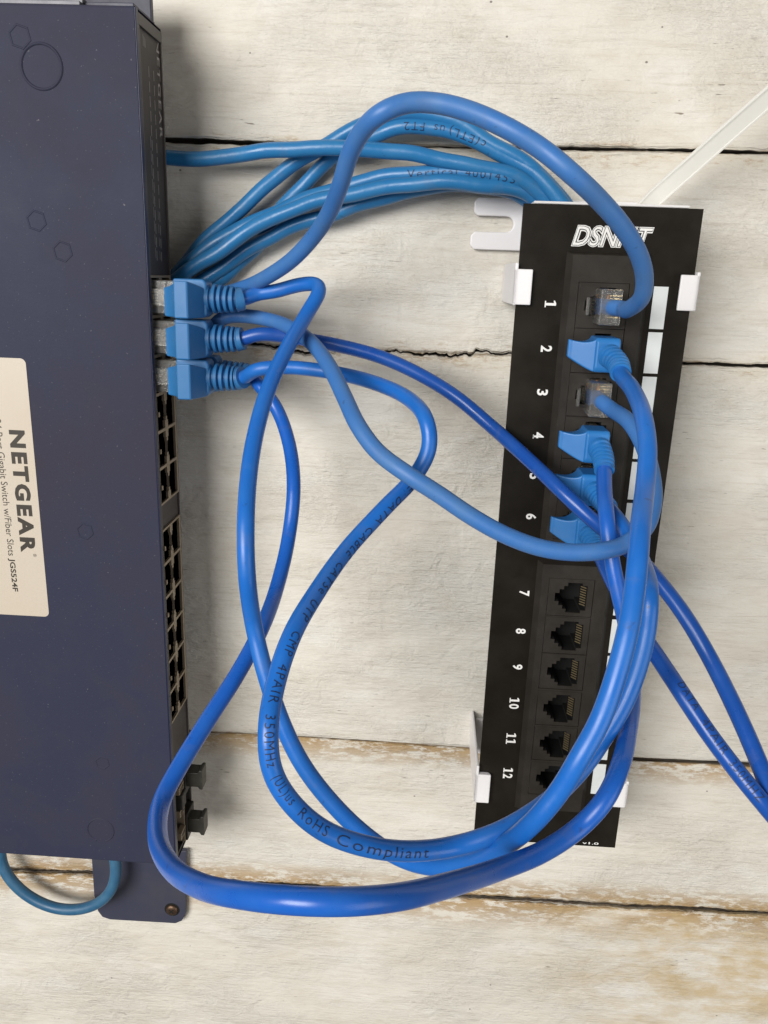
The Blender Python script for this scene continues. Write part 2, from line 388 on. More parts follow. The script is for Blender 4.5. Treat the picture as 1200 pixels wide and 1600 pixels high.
def text_on(P, R, name, s, start, dirn, size, a0, a1, parent, m, spacing=1.05, offset=0.0, xs=1.0, end=None):
    """print running along a cable; (start) is the picture position of its first letter only used to pick the arc length"""
    best = min(range(len(P)), key=lambda i: (toPx(P[i])[0] - start[0]) ** 2 + (toPx(P[i])[1] - start[1]) ** 2)
    vs, fs = text2d(s, size, offset, spacing, ax='LEFT', cut=0.3)
    # cut long faces finely enough by mapping only (glyphs are small)
    S = [0]; 
    for a, b in zip(P, P[1:]): S.append(S[-1] + (b - a).length)
    if end:
        be = min(range(len(P)), key=lambda i: (toPx(P[i])[0] - end[0]) ** 2 + (toPx(P[i])[1] - end[1]) ** 2)
        xs = abs(S[be] - S[best]) / max(p[0] for p in vs)
    tot = max(p[0] for p in vs) * xs; out = []
    import bisect
    for x, y in vs:
        x *= xs
        sarc = S[best] + dirn * x; i = min(max(bisect.bisect(S, sarc) - 1, 1), len(P) - 3)
        f = (sarc - S[i]) / max(1e-6, S[i + 1] - S[i]); p = P[i].lerp(P[i + 1], f)
        t = ((P[i + 1] - P[i - 1]).lerp(P[i + 2] - P[i], f)).normalized() * dirn
        n = (CAM - p); n = (n - t * n.dot(t)).normalized()
        up = t.cross(n) * -1
        # (u right, v down, h out) is a left-handed triple on screen: fix the sign by looking at the picture
        a = toPx(p); b = toPx(p + up * 0.5); c = toPx(p + t * 0.5)
        dx, dy = c[0] - a[0], c[1] - a[1]
        if (b[0] - a[0]) * dy + (b[1] - a[1]) * (-dx) < 0: up = -up
        ang = math.radians(a0 + (a1 - a0) * x / tot) + y / R
        out.append(p + (n * math.cos(ang) + up * math.sin(ang)) * (R + 0.05))
    mb = MB(); mb.add(out, fs); return mb.build(name, m, parent, fix=False)

# connector models, local axes: X out of the port, Y across, Z towards the latch
def panel_map(u0, v0, h0): return lambda x, y, z: (u0 - z, v0 + y, h0 + x)
def switch_map(u0, v0, h0): return lambda x, y, z: (u0 + x, v0 + y, h0 + z)
def add_plug(par, mp, kind, boot_mat, skew=0):
    """kind 'boot' (moulded snagless plug) or 'bare' (crimped clear plug)"""
    if kind == 'boot' and not skew:
        mp0 = mp; mp = lambda x, y, z: mp0(x * 0.95, y * 0.86, z * 0.92)
    mb = MB(); x1 = 12.5 if kind == 'bare' else 6.0
    prof = [(-9, -3.2), (x1, -3.6), (x1, 3.4), (x1 - 3, 3.4), (2.0, 2.9), (-9, 2.9)]
    mb.prism(prof, lambda x, z, y: mp(x, y, z), -5.8, 5.8)
    p = mb.build('plug', clear, par, bevel=0.35)
    mb = MB()
    lat = [(-8, 2.95), (-8, 3.5), (-2, 4.2), (2.5, 4.4), (2.5, 3.6), (-2, 3.4), (-6, 2.95)] if kind == 'boot' else [(-8, 2.95), (-8, 3.6), (-2, 5.0), (6, 6.9), (9, 7.2), (9, 6.2), (6, 5.9), (-2, 4.1), (-6, 2.95)]
    mb.prism(lat, lambda x, z, y: mp(x, y, z), -2.9, 2.9)
    mb.build('latch', clear, p, bevel=0.2)
    mb = MB()
    for k in range(8):
        y = -3.57 + k * 1.02
        mb.box(-8.2, -2.0, y - 0.16, y + 0.16, -3.35, -1.4, fn=lambda a, b, c: mp(a, b, c))
    mb.build('contacts', gold, p)
    if kind == 'bare':
        for k in range(8):
            y = -3.57 + k * 1.02; w_ = MB()
            tube(w_, [Vector(mp(-3, y, -1.0)), Vector(mp(0, y, -0.7)), Vector(mp(3.5, y * 0.55, 0))], 0.42, 8)
            w_.build('wire', wirecol[(k * 3) % 5], p)
    else:
        mb = MB()          # moulded body
        b0_ = 5.2 if skew else 4.6; body = [(b0_, -6.6), (16.2, -6.6), (17.2, -5.2), (17.2, 5.2), (16.2, 6.6), (b0_, 6.6)]
        mb.prism(body, lambda x, y, z: mp(x, y, z), -4.3, 4.4)
        bt = mb.build('boot', boot_mat, par, bevel=0.7, seg=3)
        mb = MB()          # hood that keeps the latch from snagging: a plate curling up and back
        prof = []
        n = 9
        for i in range(n + 1):
            t = i / n; prof.append(((1.6 if skew else 5.0) + 1.2 * t + 9.0 * t - 3.5 * t * t, 4.2 + 9.6 * t ** 1.35))
        inner = [(x + 1.6 + 0.9 * (1 - t_), z - 0.1) for (x, z), t_ in zip(prof, [i / n for i in range(n + 1)])]
        w0, w1 = [], []
        vs = []; fs = []
        def wid(t): return ((-6.4 + 5.0 * t * (1 - t) + 0.9 * t, 6.5 - 5.2 * t ** 1.7) if not skew else (-3.4 - 2.6 * t, 6.6))
        for i in range(n + 1):
            t = i / n; a, b = wid(t)
            for (x, z) in (prof[i], (max(inner[i][0], 16.4 - 3.4 * t ** 1.5 + 0.0), inner[i][1])):
                vs.append(mp(x, a, z)); vs.append(mp(x, b, z))
        for i in range(n):
            q = i * 4; r2 = q + 4
            fs += [(q, q + 1, r2 + 1, r2), (q + 2, r2 + 2, r2 + 3, q + 3), (q, r2, r2 + 2, q + 2), (q + 1, q + 3, r2 + 3, r2 + 1)]
        fs += [(0, 2, 3, 1), (n * 4, n * 4 + 1, n * 4 + 3, n * 4 + 2)]
        mb.add(vs, fs); mb.build('hood', boot_mat, bt, bevel=0.6, seg=3)
        return bt
    return p
def add_relief(par, P, R, boot_mat, from_start=True, length=14.0, slim=False):
    """ribbed strain relief following the first millimetres of the cable"""
    S = [0]; Q = P if from_start else P[::-1]; seg = [Q[0]]
    for a, b in zip(Q, Q[1:]):
        S.append(S[-1] + (b - a).length); seg.append(b)
        if S[-1] > length: break
    seg = resample(seg, 0.25)
    def rad(i):
        s = i * 0.25; t = s / length
        base = 4.6 - 1.3 * t
        if slim:
            if s < 1.5: return 3.9
            return 3.75 - 0.7 * t + (0.32 if ((s - 1.5) % 1.7) > 0.7 else -0.25)
        if s < 2.2: return 4.9
        if s > length - 1.6: return base + 0.75
        ph = ((s - 2.2) % 2.1) / 2.1
        return base + (0.9 if ph > 0.42 else -0.55)
    mb = MB(); tube(mb, seg, 4, 22, rad=rad); 
    mb.sm = [False if abs(0) else True] * len(mb.f)
    o = mb.build('strain_relief', boot_mat, par)
    o.data.polygons.foreach_set('use_smooth', [True] * len(o.data.polygons))
    m = o.modifiers.new('es', 'EDGE_SPLIT'); m.split_angle = math.radians(40)
    return o
def cable(name, label, cat, group, pts, R, m, parent=None, sm=10, start=None, end=None, sides=20, wobble=0.0):
    """pts: (px,py,'w',width) or (px,py,'h',height) or ('a',u,v,h)"""
    K = []
    for q in pts:
        if q[0] == 'a': K.append(Vector(q[1:]))
        elif q[2] == 'h': K.append(Vector(bph(q[0], q[1], q[3])))
        else: K.append(Vector(bpz(q[0], q[1], F * 2 * R / q[3])))
    P = resample(catmull(K, 14), 1.0); P = smooth(P, sm, keep=4)
    P = resample(P, 0.8)
    if wobble:
        sd = random.random() * 99
        P = [p + Vector((noise.noise(Vector((i * 0.05, sd, 0))), noise.noise(Vector((i * 0.05, sd, 9))), 0.5 * noise.noise(Vector((i * 0.05, sd, 19))))) * wobble * min(1, i / 20, (len(P) - i) / 20) for i, p in enumerate(P)]
        P = smooth(P, 6)
    if parent is None: parent = empty(name, tuple(P[0]), label, cat, group)
    mb = MB(); tube(mb, P, R, sides); j = mb.build('jacket', m, parent, fix=False)
    return parent, P, j
def wl(L): return [(a, b, 'w', c) for a, b, c in L]
def hl(L): return [(a, b, 'h', c) for a, b, c in L]

# --- sizes of the two devices
PU0, PU1, PV0, PV1, PH = 30.2, 90.0, -24.4, 229.8, 43.0
PV = [.0277 * 290, .0806 * 290, .1336 * 290, .1874 * 290, .2404 * 290, .2942 * 290, .4011 * 290, .4561 * 290, .5097 * 290, .5659 * 290, .6218 * 290, .6782 * 290]
PORT_U = 59.8; BH = 45.2
SU = -98.7; SV0, SV1 = -79.5, 251.0; SH0, SH1 = 20.0, 47.0
HA, HB = 39.7, 27.6
SP = 14.05                                # port pitch of the switch
SC1 = [10.6 + SP * i for i in range(6)]     # first block of six columns
SC2 = [SC1[5] + SP + 10.4 + SP * i for i in range(6)]

# ================================================================== PATCH PANEL
pp = empty('patch_bay', (60, 100, 0), 'black 12-port patch panel with white numerals held by white plastic clips', 'patch panel')
ident = lambda x, y, t: (x, y, t)
blocks = [(PORT_U - 13.6, PORT_U + 15.2, PV[0] - 17.5, PV[5] + 14.0), (PORT_U - 13.6, PORT_U + 15.2, PV[6] - 14.0, PV[11] + 16.0)]
mb = MB()
plate_with_holes(mb, [(PU0, PV0), (PU1, PV0), (PU1, PV1), (PU0, PV1)], [[(PORT_U - 9.6, c + 5), (PORT_U + 9.2, c + 5), (PORT_U + 9.2, d - 5), (PORT_U - 9.6, d - 5)] for a, b, c, d in blocks], ident, PH, 1.2)
mb.build('face_plate', panelm, pp, bevel=0.3)
jack_shape = [(-6.2, -1.7), (-4.6, -1.7), (-4.6, -3.3), (-3.0, -3.3), (-3.0, -4.7), (-1.6, -4.7), (-1.6, -6.1), (4.0, -6.1), (4.0, -5.0), (5.9, -5.0), (5.9, 5.0), (4.0, 5.0), (4.0, 6.1), (-1.6, 6.1), (-1.6, 4.7), (-3.0, 4.7), (-3.0, 3.3), (-4.6, 3.3), (-4.6, 1.7), (-6.2, 1.7)]
for bi, (a, b, c, d) in enumerate(blocks):
    bl = MB(); ch = 1.9
    # chamfered frame and recessed floor around the jacks
    o0 = [(a, c), (b, c), (b, d), (a, d)]; o1 = [(a + ch, c + 0.9), (b - ch, c + 0.9), (b - ch, d - 0.9), (a + ch, d - 0.9)]
    vs = [(x, y, PH) for x, y in o0] + [(x, y, BH) for x, y in o1]
    bl.add(vs, [(i, (i + 1) % 4, (i + 1) % 4 + 4, i + 4) for i in range(4)])
    cells = PV[:6] if bi == 0 else PV[6:]
    hb = 7.72
    rect = lambda v: [(PORT_U - 9.0, v - hb), (PORT_U + 8.4, v - hb), (PORT_U + 8.4, v + hb), (PORT_U - 9.0, v + hb)]
    plate_with_holes(bl, o1, [rect(v) for v in cells], ident, BH, 1.5)
    blo = bl.build('port_block', modm, pp)
    for v in cells:
        j = MB(); outer = [(PORT_U - 8.8, v - hb + .14), (PORT_U + 8.2, v - hb + .14), (PORT_U + 8.2, v + hb - .14), (PORT_U - 8.8, v + hb - .14)]
        plate_with_holes(j, outer, [[(PORT_U + x, v + y) for x, y in jack_shape]], ident, BH - 0.12, 0.5)
        jo = j.build('jack', modm, blo, bevel=0)
        k = MB(); k.prism([(PORT_U + x * 1.001, v + y * 1.001) for x, y in jack_shape], ident, BH - 0.6, BH - 14, caps=True); 
        k.f = [f for f in k.f]; k.v = [(x, y, z) for x, y, z in k.v]
        # remove the front cap so that the cavity is open
        n = len(jack_shape); k.f.pop(n); k.sm.pop(n)
        k.build('cavity', voidm, jo, fix=False)
        g = MB()
        for q in range(8):
            y = v - 3.57 + q * 1.02
            g.box(PORT_U + 3.9, PORT_U + 5.6, y - .2, y + .2, BH - 1.2, BH - 0.9, fn=lambda a_, b_, c_: (a_, b_ + (a_ - PORT_U - 3) * -0.10, c_ + (a_ - PORT_U - 5.6) * 1.3))
        g.build('contacts', gold, jo)
    # slots of black in the block rim
mb = MB(); mb.box(PORT_U - 11, PORT_U + 12, PV[0] - 14, PV[11] + 12, 24, PH - 12.5); mb.build('circuit_board', blackp, pp)
# numerals: slab figures stroked
def numeral(txt, v):
    mb = MB(); cells = {1: [0.0], 2: [-1.4, 1.35]}[len(txt)]
    def put(vs, fs): mb.add([(42.2 + y, v + x, PH + .06) for x, y in vs], fs)
    for ch, cx in zip(txt, cells):
        if ch == '1':
            w_ = 0.42
            put([(cx - w_ + .1, -1.55), (cx + w_ + .1, -1.55), (cx + w_ + .1, 1.95), (cx - w_ + .1, 1.95), (cx - w_ + .1, 1.75), (cx - w_ - .75, 1.45), (cx - w_ - .75, 1.05), (cx - w_ + .1, 1.2)], [(0, 1, 2, 3), (3, 5, 6, 7)])
            put([(cx - 1.0, -1.95), (cx + 1.15, -1.95), (cx + 1.15, -1.55), (cx - 1.0, -1.55)], [(0, 1, 2, 3)])
        else:
            vs, fs = text2d(ch, 5.0, 0.13); put(fit(vs, cx - 1.12, cx + 1.12, -1.95, 1.95), fs)
            if ch == '4': put([(cx - 0.15, -2.0), (cx + 1.3, -2.0), (cx + 1.3, -1.7), (cx - 0.15, -1.7)], [(0, 1, 2, 3)])
    mb.build('numeral', inkw, pp, fix=False)
for i, v in enumerate(PV): numeral(str(i + 1), v)
# white designation strips
for i, v in enumerate(PV):
    mb = MB(); hb = 7.1; mb.box(76.9, 81.8, v - hb, v + hb, PH, PH + 0.25); mb.build('label_strip', whitelab, pp)
# logo: outlined slanting capitals
lg = bph(957, 370, PH)
for lay, (off, m_) in enumerate(((0.42, inkw), (0.17, inkk), (0.0, inkw))):
    vs, fs = text2d('DSNNT', 6.0, off, 0.98 + 0.05, 0.28)
    e = (0.42, 0.17, 0.0)[lay]
    vs = fit(vs, -13.2 - e * 1.0, 13.2 + e * 1.0, -3.1 - e, 3.1 + e)
    mb = MB(); mb.add([(lg[0] + x, lg[1] - y, PH + .05 + .05 * lay) for x, y in vs], fs); mb.build('logo', m_, pp, fix=False)
vs, fs = text2d('v1.0', 1.6, 0.02); vs = fit(vs, -3.4, 3.4, -0.55, 0.55)
mb = MB(); mb.add([(79.5 + x, PV1 - 1.5 - y, PH + .06) for x, y in vs], fs); mb.build('small_print', inkw, pp, fix=False)
# white bracket: base, ears, standing walls and clips
br = MB()
ear = [(31, -29.3), (17.0, -29.3), (15.6, -27.8), (15.6, -24.2), (17.0, -22.8), (28.2, -22.8)]
ear += [(28.2 + 2.9 * math.sin(a), -19.9 - 2.9 * math.cos(a)) for a in [math.pi * k / 8 for k in range(1, 8)]]
ear += [(28.2, -17.0), (16.4, -17.0), (14.9, -15.4), (14.9, -12.0), (16.4, -10.4), (31, -10.4)]
ear += [(36, -10.4), (36, -29.3)]
br.prism(ear, ident, 0.9, 3.4)
bo = br.build('wall_bracket', whitep, pp, bevel=0.5, seg=3)
for q_ in ((36.2, 84, -29.3, -10.4), (31, 89, 196, 214)):
    mb = MB(); mb.box(*q_, 0.9, 3.4); mb.build('bracket_foot', whitep, bo, bevel=0.3)
mb = MB(); mb.box(34, 86, -25.5, -24.7, 10, PH - 2); mb.build('bracket_rim', whitep, bo, bevel=0.2)
for (v0, v1) in ((-3.2, 8.6), (196.5, 210.0)):
    for sgn in (0, 1):
        mb = MB()
        if sgn == 0:
            mb.box(28.9, 30.0, v0 - (2 if v0 < 0 else 4), v1 + 0.2, 1, PH + 2.6); 
            mb.prism([(28.9, PH + 2.6), (35.0, PH + 2.6), (35.0, PH + 1.5), (34.0, PH + 0.15), (30.0, PH + 0.15), (28.9, PH + 0.15)], lambda x, z, y: (x, y, z), v0, v1)
        else:
            v1 -= 2.0 if v0 > 0 else 0; mb.box(90.2, 91.3, v0 - 1, v1, 1, PH + 2.6)
            mb.prism([(91.3, PH + 2.6), (84.9, PH + 2.6), (84.9, PH + 1.5), (86, PH + 0.15), (90.2, PH + 0.15), (91.3, PH + 0.15)], lambda x, z, y: (x, y, z), v0, v1)
        mb.build('clip', whitep, bo, bevel=0.35)

# ================================================================== SWITCH
sw = empty('network_switch', (-150, 80, 20), 'dark navy metal network switch box with beige sticker and a column of ports', 'network switch')
mb = MB(); mb.box(-304, SU, SV0, SV1, SH0, SH1, skip=('u1',))
mb.box(-304, SU - 14, SV0 + 1, SV1 - 1, SH0 + 1, SH1 - 1)
mb.build('casing', navy, sw, bevel=0.9, seg=3)
# folded lip of the top sheet at the front edge
mb = MB(); mb.box(SU - 0.1, SU + 0.5, SV0 + 0.3, SV1 - 0.3, SH1 - 2.6, SH1 - 0.15)
mb.build('folded_lip', mat('edge_blue_paint', (0.014, 0.020, 0.055), 0.4), sw, bevel=0.25)
fm = lambda v, h, t: (SU + t, v, h)
# front panel with openings for the jack blocks and fibre cage
def rct(v0, v1, h0, h1): return [(v0, h0), (v1, h0), (v1, h1), (v0, h1)]
H0, H1 = HB - 6.6, HA + 6.2
g1 = (SC1[0] - 7.4, SC1[5] + 7.4); g2 = (SC2[0] - 7.4, SC2[5] + 7.4); g3 = (209.0, 249.4)
mb = MB(); plate_with_holes(mb, rct(SV0 + 0.4, SV1 - 0.4, SH0 + .2, SH1 - 2.7), [rct(a, b, H0 + .35, H1 - 2.0) for a, b in (g1, g2, g3)], fm, -0.5, 12)
mb.build('front_panel', frontp, sw)
mb = MB()
mb.box(SU - .6, SU + .35, SV0 + 1, SV0 + 4.5, SH0 + 0.4, SH1 - 2.8); mb.box(SU - .6, SU + .15, SV0 + 4.5, SV1 - 2, SH0 + 0.1, SH0 + 1.1); mb.box(SU - .6, SU + .25, SV0 + 4.5, SV1 - 2, SH1 - 4.1, SH1 - 3.0)
mb.build('panel_rim', rimp, sw, bevel=0.15)
# jack blocks on the switch
js = [(-5.9, -2.2), (-4.9, -2.2), (-4.9, -3.6), (-4.0, -3.6), (-4.0, -6.2), (5.3, -6.2), (5.3, 6.2), (-4.0, 6.2), (-4.0, 3.6), (-4.9, 3.6), (-4.9, 2.2), (-5.9, 2.2)]
for (a, b), cols in ((g1, SC1), (g2, SC2)):
    mb = MB(); holes = []
    for v in cols:
        for hc, s in ((HA - 0.9, -1), (HB + 0.5, 1)):
            holes.append([(v + y * 1.04, hc - s * x * 0.93) for x, y in js])
    plate_with_holes(mb, rct(a + .1, b - .1, H0 + .45, H1 - 2.1), holes, fm, 0.35, 9)
    jb = mb.build('jack_block', shell, sw)
    for hl_ in holes:
        k = MB(); k.prism([(x, y) for x, y in hl_], fm, -0.6, -12); n = len(hl_); k.f.pop(n); k.sm.pop(n)
        k.v = [(p[0], p[1], p[2]) for p in k.v]
        k.build('jack_cavity', voidm, jb, fix=False)
    mb = MB()
    for v in cols: mb.box(SU + .2, SU + 1.1, v - 6.2 + 5.4, v - 6.2 + 7.2, HA + 4.3 - 1.2, HA + 5.4 - 1.2)
    mb.build('shield_springs', shell, jb, bevel=0.15)
# fibre cages and their dust plugs
mb = MB(); 
for v in (217.8, 229.2, 240.8):
    mb.box(SU - 1, SU + 1.4, v - 1.6, v + 1.6, HA - 5, HA + 1.5)
mb.box(SU - 8, SU + .6, 210, 249, HB + 5.0, HB + 6.2)
fc = mb.build('fibre_cage', shell, sw, bevel=0.2)
mb = MB()
for v in (217.8, 229.2, 240.8):
    for q in (-0.55, 0.55): mb.box(SU + 1.2, SU + 1.5, v + q - .25, v + q + .25, HA - 4.2, HA + 1.0)
mb.build('cage_slots', voidm, fc)
for i, (v, hh) in enumerate(((218.3, 27.5), (242.4, 27.5))):
    mb = MB(); mb.box(SU - 3, SU + 1.6, v - 6.6, v + 6.6, hh - 5.6, hh + 5.4); dp = mb.build('dust_plug', blackp, sw, bevel=0.4)
    mb = MB(); mb.prism([(1.4, -3.6), (6.4, -3.6), (7.2, -4.9), (8.6, -4.9), (8.6, 4.9), (7.2, 4.9), (6.4, 3.6), (1.4, 3.6)], lambda x, y, z: (SU + x, v + y, hh + z), -3.2, 3.6)
    mb.build('grip', mat('dusty_black_plastic', (0.035, 0.034, 0.028), 0.5, var=(300, (0.06, 0.058, 0.045), 0.7)), dp, bevel=0.35)
mb = MB(); mb.box(SU - 3, SU + 2.4, 219.9, 227.2, HA - 4.5, HA + 1.0); mb.build('dust_plug', blackp, sw, bevel=0.4)
# printing on the front panel (reads downwards, tops towards the wall)
def print_front(s, v0, v1, h0, h1, m, off=0.02, name='front_lettering', t=0.0):
    vs, fs = text2d(s, 4, off, 1.2); vs = fit(vs, v0, v1, -h1, -h0)
    mb = MB(); mb.add([(SU - .5 + .08 + t, x, -y) for x, y in [(a_, b_) for a_, b_ in vs]], fs); return mb.build(name, m, sw, fix=False)
print_front('NETGEAR', SV0 + 3.8, SV0 + 35.5, SH0 + 1.6, SH0 + 4.6, inkg, 0.05)
mb = MB()
def tickm(v0, v1, h, w_=0.45): mb.add([(SU - .42, v0, h), (SU - .42, v1, h), (SU - .42, v1, h + w_), (SU - .42, v0, h + w_)], [(0, 1, 2, 3)])
for i in range(14):
    v = SV0 + 14.5 + i * 4.6
    tickm(v, v + 3.4, 33.4); tickm(v + 0.3, v + 3.6, 28.4)
    if i > 4: tickm(v - 1.0, v + 2.6, 34.9, 0.3)
    if i > 9: tickm(v, v + 3, 30.2, 0.3)
for q in range(4): tickm(SV0 + 6.0 + 0.3 * q, SV0 + 9.5, 38.2 - q * 0.75, 0.3)
mb.build('led_legend', inkg, sw, fix=False)
# sticker
st = MB(); a, b, c, d = -250.0, -144.8, 33.8, 135.4
def rr(a, b, c, d, r):
    out = []
    for cx, cy, a0 in ((b - r, c + r, -90), (b - r, d - r, 0), (a + r, d - r, 90), (a + r, c + r, 180)):
        for k in range(6): an = math.radians(a0 + 18 * k); out.append((cx + r * math.cos(an), cy + r * math.sin(an)))
    return out
st.prism(rr(a, b, c, d, 2.0), ident, SH1, SH1 + 0.15); sto = st.build('sticker', stick, sw)
def print_face(s, u0, u1, v0, v1, off, spacing, m, h, par):
    vs, fs = text2d(s, 4, off, spacing); vs = fit(vs, v0, v1, u0, u1)
    mb = MB(); mb.add([(y, x, h) for x, y in vs], fs); return mb.build('lettering', m, par, fix=False)
def lp(px, py): return bph(px, py, SH1)
ua, ub, va, vb = lp(15, 685)[0], lp(40, 685)[0], lp(27, 672)[1], lp(44, 863)[1]
print_face('NETGEAR', ua, ub, va, vb, 0.19, 1.25, inkd, SH1 + .2, sto)
vs, fs = text2d('®', 1.6, 0.0); mb = MB(); vs = fit(vs, 0, 1.3, 0, 1.3); mb.add([(ub - 1.3 + y, vb + 0.4 + x, SH1 + .2) for x, y in vs], fs); mb.build('lettering', inkd, sto, fix=False)
ja, jb = lp(15, 897)[0], lp(26, 897)[0]
print_face('24-Port Gigabit Switch w/Fiber Slots', ja - 0.4, jb + .2, lp(2, 655)[1], lp(15, 868)[1], 0.0, 1.0, inkd, SH1 + .2, sto)
print_face('JGS524F', ja, jb, lp(14, 872)[1], lp(25, 924)[1], 0.09, 1.0, inkd, SH1 + .2, sto)
# pressed circles and hexagons in the sheet
def ring(px, py, rpx, sides, hgt, wd, name, half=False, rot=0):
    u, v, _ = bph(px, py, SH1); R = 0.87 * rpx * (DW - SH1) / F
    mb = MB(); vs = []; fs = []; n = sides
    prof = [(-wd, 0.0), (-wd * .35, hgt), (wd * .35, hgt), (wd, 0.0)]
    m_ = n if not half else int(n * 0.9)
    for i in range(m_ + (1 if half else 0)):
        a_ = 2 * math.pi * i / n + rot
        for dr, dh in prof: vs.append((u + (R + dr) * math.cos(a_), v + (R + dr) * math.sin(a_), SH1 + dh))
    N_ = len(vs) // 4
    for i in range(N_ - (1 if half else 0)):
        j = (i + 1) % N_
        for k in range(3): fs.append((i * 4 + k, i * 4 + k + 1, j * 4 + k + 1, j * 4 + k))
    mb.add(vs, fs, sides > 8); mb.build(name, navy, sw)
ring(65, 104, 34, 64, 0.5, 0.5, 'pressed_circle'); ring(157, 1297, 29, 64, 0.36, 0.42, 'pressed_circle', True, math.pi * 0.62)
for (x, y, r) in ((31, 57, 18), (57, 345, 17), (98, 393, 17), (133, 830, 16), (160, 1192, 15)):
    ring(x, y, r, 6, 0.17, 0.4, 'pressed_hexagon', rot=0.3)
# mounting ears
def earplate(pts, h0, h1, name):
    mb = MB(); mb.prism(pts, ident, h0, h1); return mb.build(name, navy_flat, sw, bevel=0.3)
eh = 4.0
e = [bph(143, 1340, eh)[:2], bph(147, 1400, eh)[:2], bph(153, 1424, eh)[:2], bph(160, 1433, eh)[:2], bph(172, 1437, eh)[:2], bph(274, 1443, eh)[:2], bph(284, 1439, eh)[:2], bph(290, 1428, eh)[:2], bph(291, 1330, eh)[:2]]
eo = earplate([(x, y) for x, y in e] , 1.6, eh, 'mounting_ear')
e0 = e[0]; e8 = e[-1]
mb = MB(); mb.box(e0[0], e8[0], SV1 - 3.0, SV1 - 0.9, eh, SH0 + 6); mb.build('ear_flange', navy_flat, sw, bevel=0.2)
mb = MB(); mb.box(-150, SU - 2, SV0 - 14, SV0 - 2.2, 21, 24); mb.box(-150, SU - 2, SV0 - 2.4, SV0 - .2, 20, SH1 - 6); mb.build('mounting_ear', navy_flat, sw, bevel=0.3)
mb = MB(); mb.box(-260, -117, SV0 - 1.5, SV0 - 0.2, 20, SH1 - 2.0); mb.box(-260, -117, SV0 - 3.1, SV0 - 1.5, 20, SH1 - 4.5); mb.build('back_seam', greym, sw, bevel=0.2)
# screw
su, sv, _ = bph(269, 1421, eh)
scr = empty('screw', (su, sv, eh), 'brown cross-head screw in the mounting ear at the lower corner of the navy box', 'screw')
mb = MB(); vs = []; fs = []; n = 40; prof = [(3.1, 0.0), (3.1, 0.35), (2.9, 0.9), (2.2, 1.35), (1.2, 1.55), (0.0001, 1.6)]
for i in range(n):
    a_ = 2 * math.pi * i / n
    for r, h in prof: vs.append((su + r * math.cos(a_), sv + r * math.sin(a_), eh + h))
fs = [(i * 6 + k, i * 6 + k + 1, ((i + 1) % n) * 6 + k + 1, ((i + 1) % n) * 6 + k) for i in range(n) for k in range(5)]
mb.add(vs, fs, True); mb.build('screw_head', screwm, scr)
mb = MB()
for a_ in (0.75, 0.75 + math.pi / 2):
    mb.box(-1.5, 1.5, -0.33, 0.33, 0, 0.12, fn=lambda x, y, z: (su + x * math.cos(a_) - y * math.sin(a_), sv + x * math.sin(a_) + y * math.cos(a_), eh + 1.50 + z + (0.01 if a_ > 1 else 0)))
mb.build('cross_recess', voidm, scr)
mb = MB(); mb.prism([(su + 3.9 * math.cos(k * math.pi / 16), sv + 3.9 * math.sin(k * math.pi / 16)) for k in range(32)], ident, eh, eh + 0.15); mb.build('washer', voidm, scr)

# ================================================================== PATCH CABLES
def sport(col, row): return (SU + 3.0, (SC1)[col], HA if row == 'A' else HB)
def swpts(col, row): 
    u, v, h = sport(col, row); return [('a', u + 15.5, v, h), ('a', u + 19, v, h), ('a', u + 24, v, h), ('a', u + 28.5, v, h)]
def papts(i, bend, bare=False):
    v = PV[i - 1]; b = Vector((bend[0], bend[1], 0))
    if bare: return [('a', PORT_U, v, BH + 1), ('a', PORT_U, v, BH + 7), ('a', PORT_U + b.x * .1, v + b.y * .1, BH + 12.5), ('a', PORT_U + b.x * 0.45, v + b.y * 0.45, BH + 16)]
    return [('a', PORT_U + .5, v, BH + 14.5), ('a', PORT_U + .5, v, BH + 17), ('a', PORT_U + .5 + b.x * 0.42, v + b.y * .42, BH + 21.5)]
GP = 'blue moulded patch cords between the navy box and the black panel'
def patch(label, col, row, port, bend, mid, m, sm=10, R=2.5, bmat=bootm):
    pts = swpts(col, row) + wl(mid) + papts(port, bend)[::-1]
    par, P, j = cable('patch_cable', label, 'cable', GP, pts, R, m, sm=sm)
    add_plug(par, switch_map(*sport(col, row)), 'boot', bootd, 1); add_relief(par, P, R, bootd, True, 13.5)
    add_plug(par, panel_map(PORT_U, PV[port - 1], BH), 'boot', bmat); add_relief(par, P, R, bmat, False, 12.5, True)
    return par, P
# topmost switch jack -> panel port 2
c1, P1 = patch('glossy blue patch cord folding sharply beside the top switch jack and ending at port 2', 0, 'A', 2, (5, 5),
    [(402, 459, 21.6), (430, 455, 21.7), (468, 445, 22), (494, 444, 22.3), (499, 455, 22.6), (478, 493, 23), (447, 547, 24), (420, 606, 25), (401, 670, 26), (389, 740, 27), (384, 820, 28), (386, 900, 28), (397, 980, 27), (414, 1050, 27), (439, 1125, 27), (470, 1190, 27), (512, 1247, 27), (565, 1300, 27), (620, 1338, 27), (675, 1354, 28), (735, 1346, 29.5), (790, 1320, 31.5), (838, 1280, 33), (875, 1235, 33.5), (905, 1185, 34), (937, 1127, 34), (958, 1070, 34), (980, 990, 34), (991, 926, 33.5), (997, 870, 33), (1001, 820, 32), (1008, 760, 30), (1012, 700, 29), (1005, 650, 28), (988, 608, 26), (970, 585, 24.5)],
    glossy_mid, sm=6)
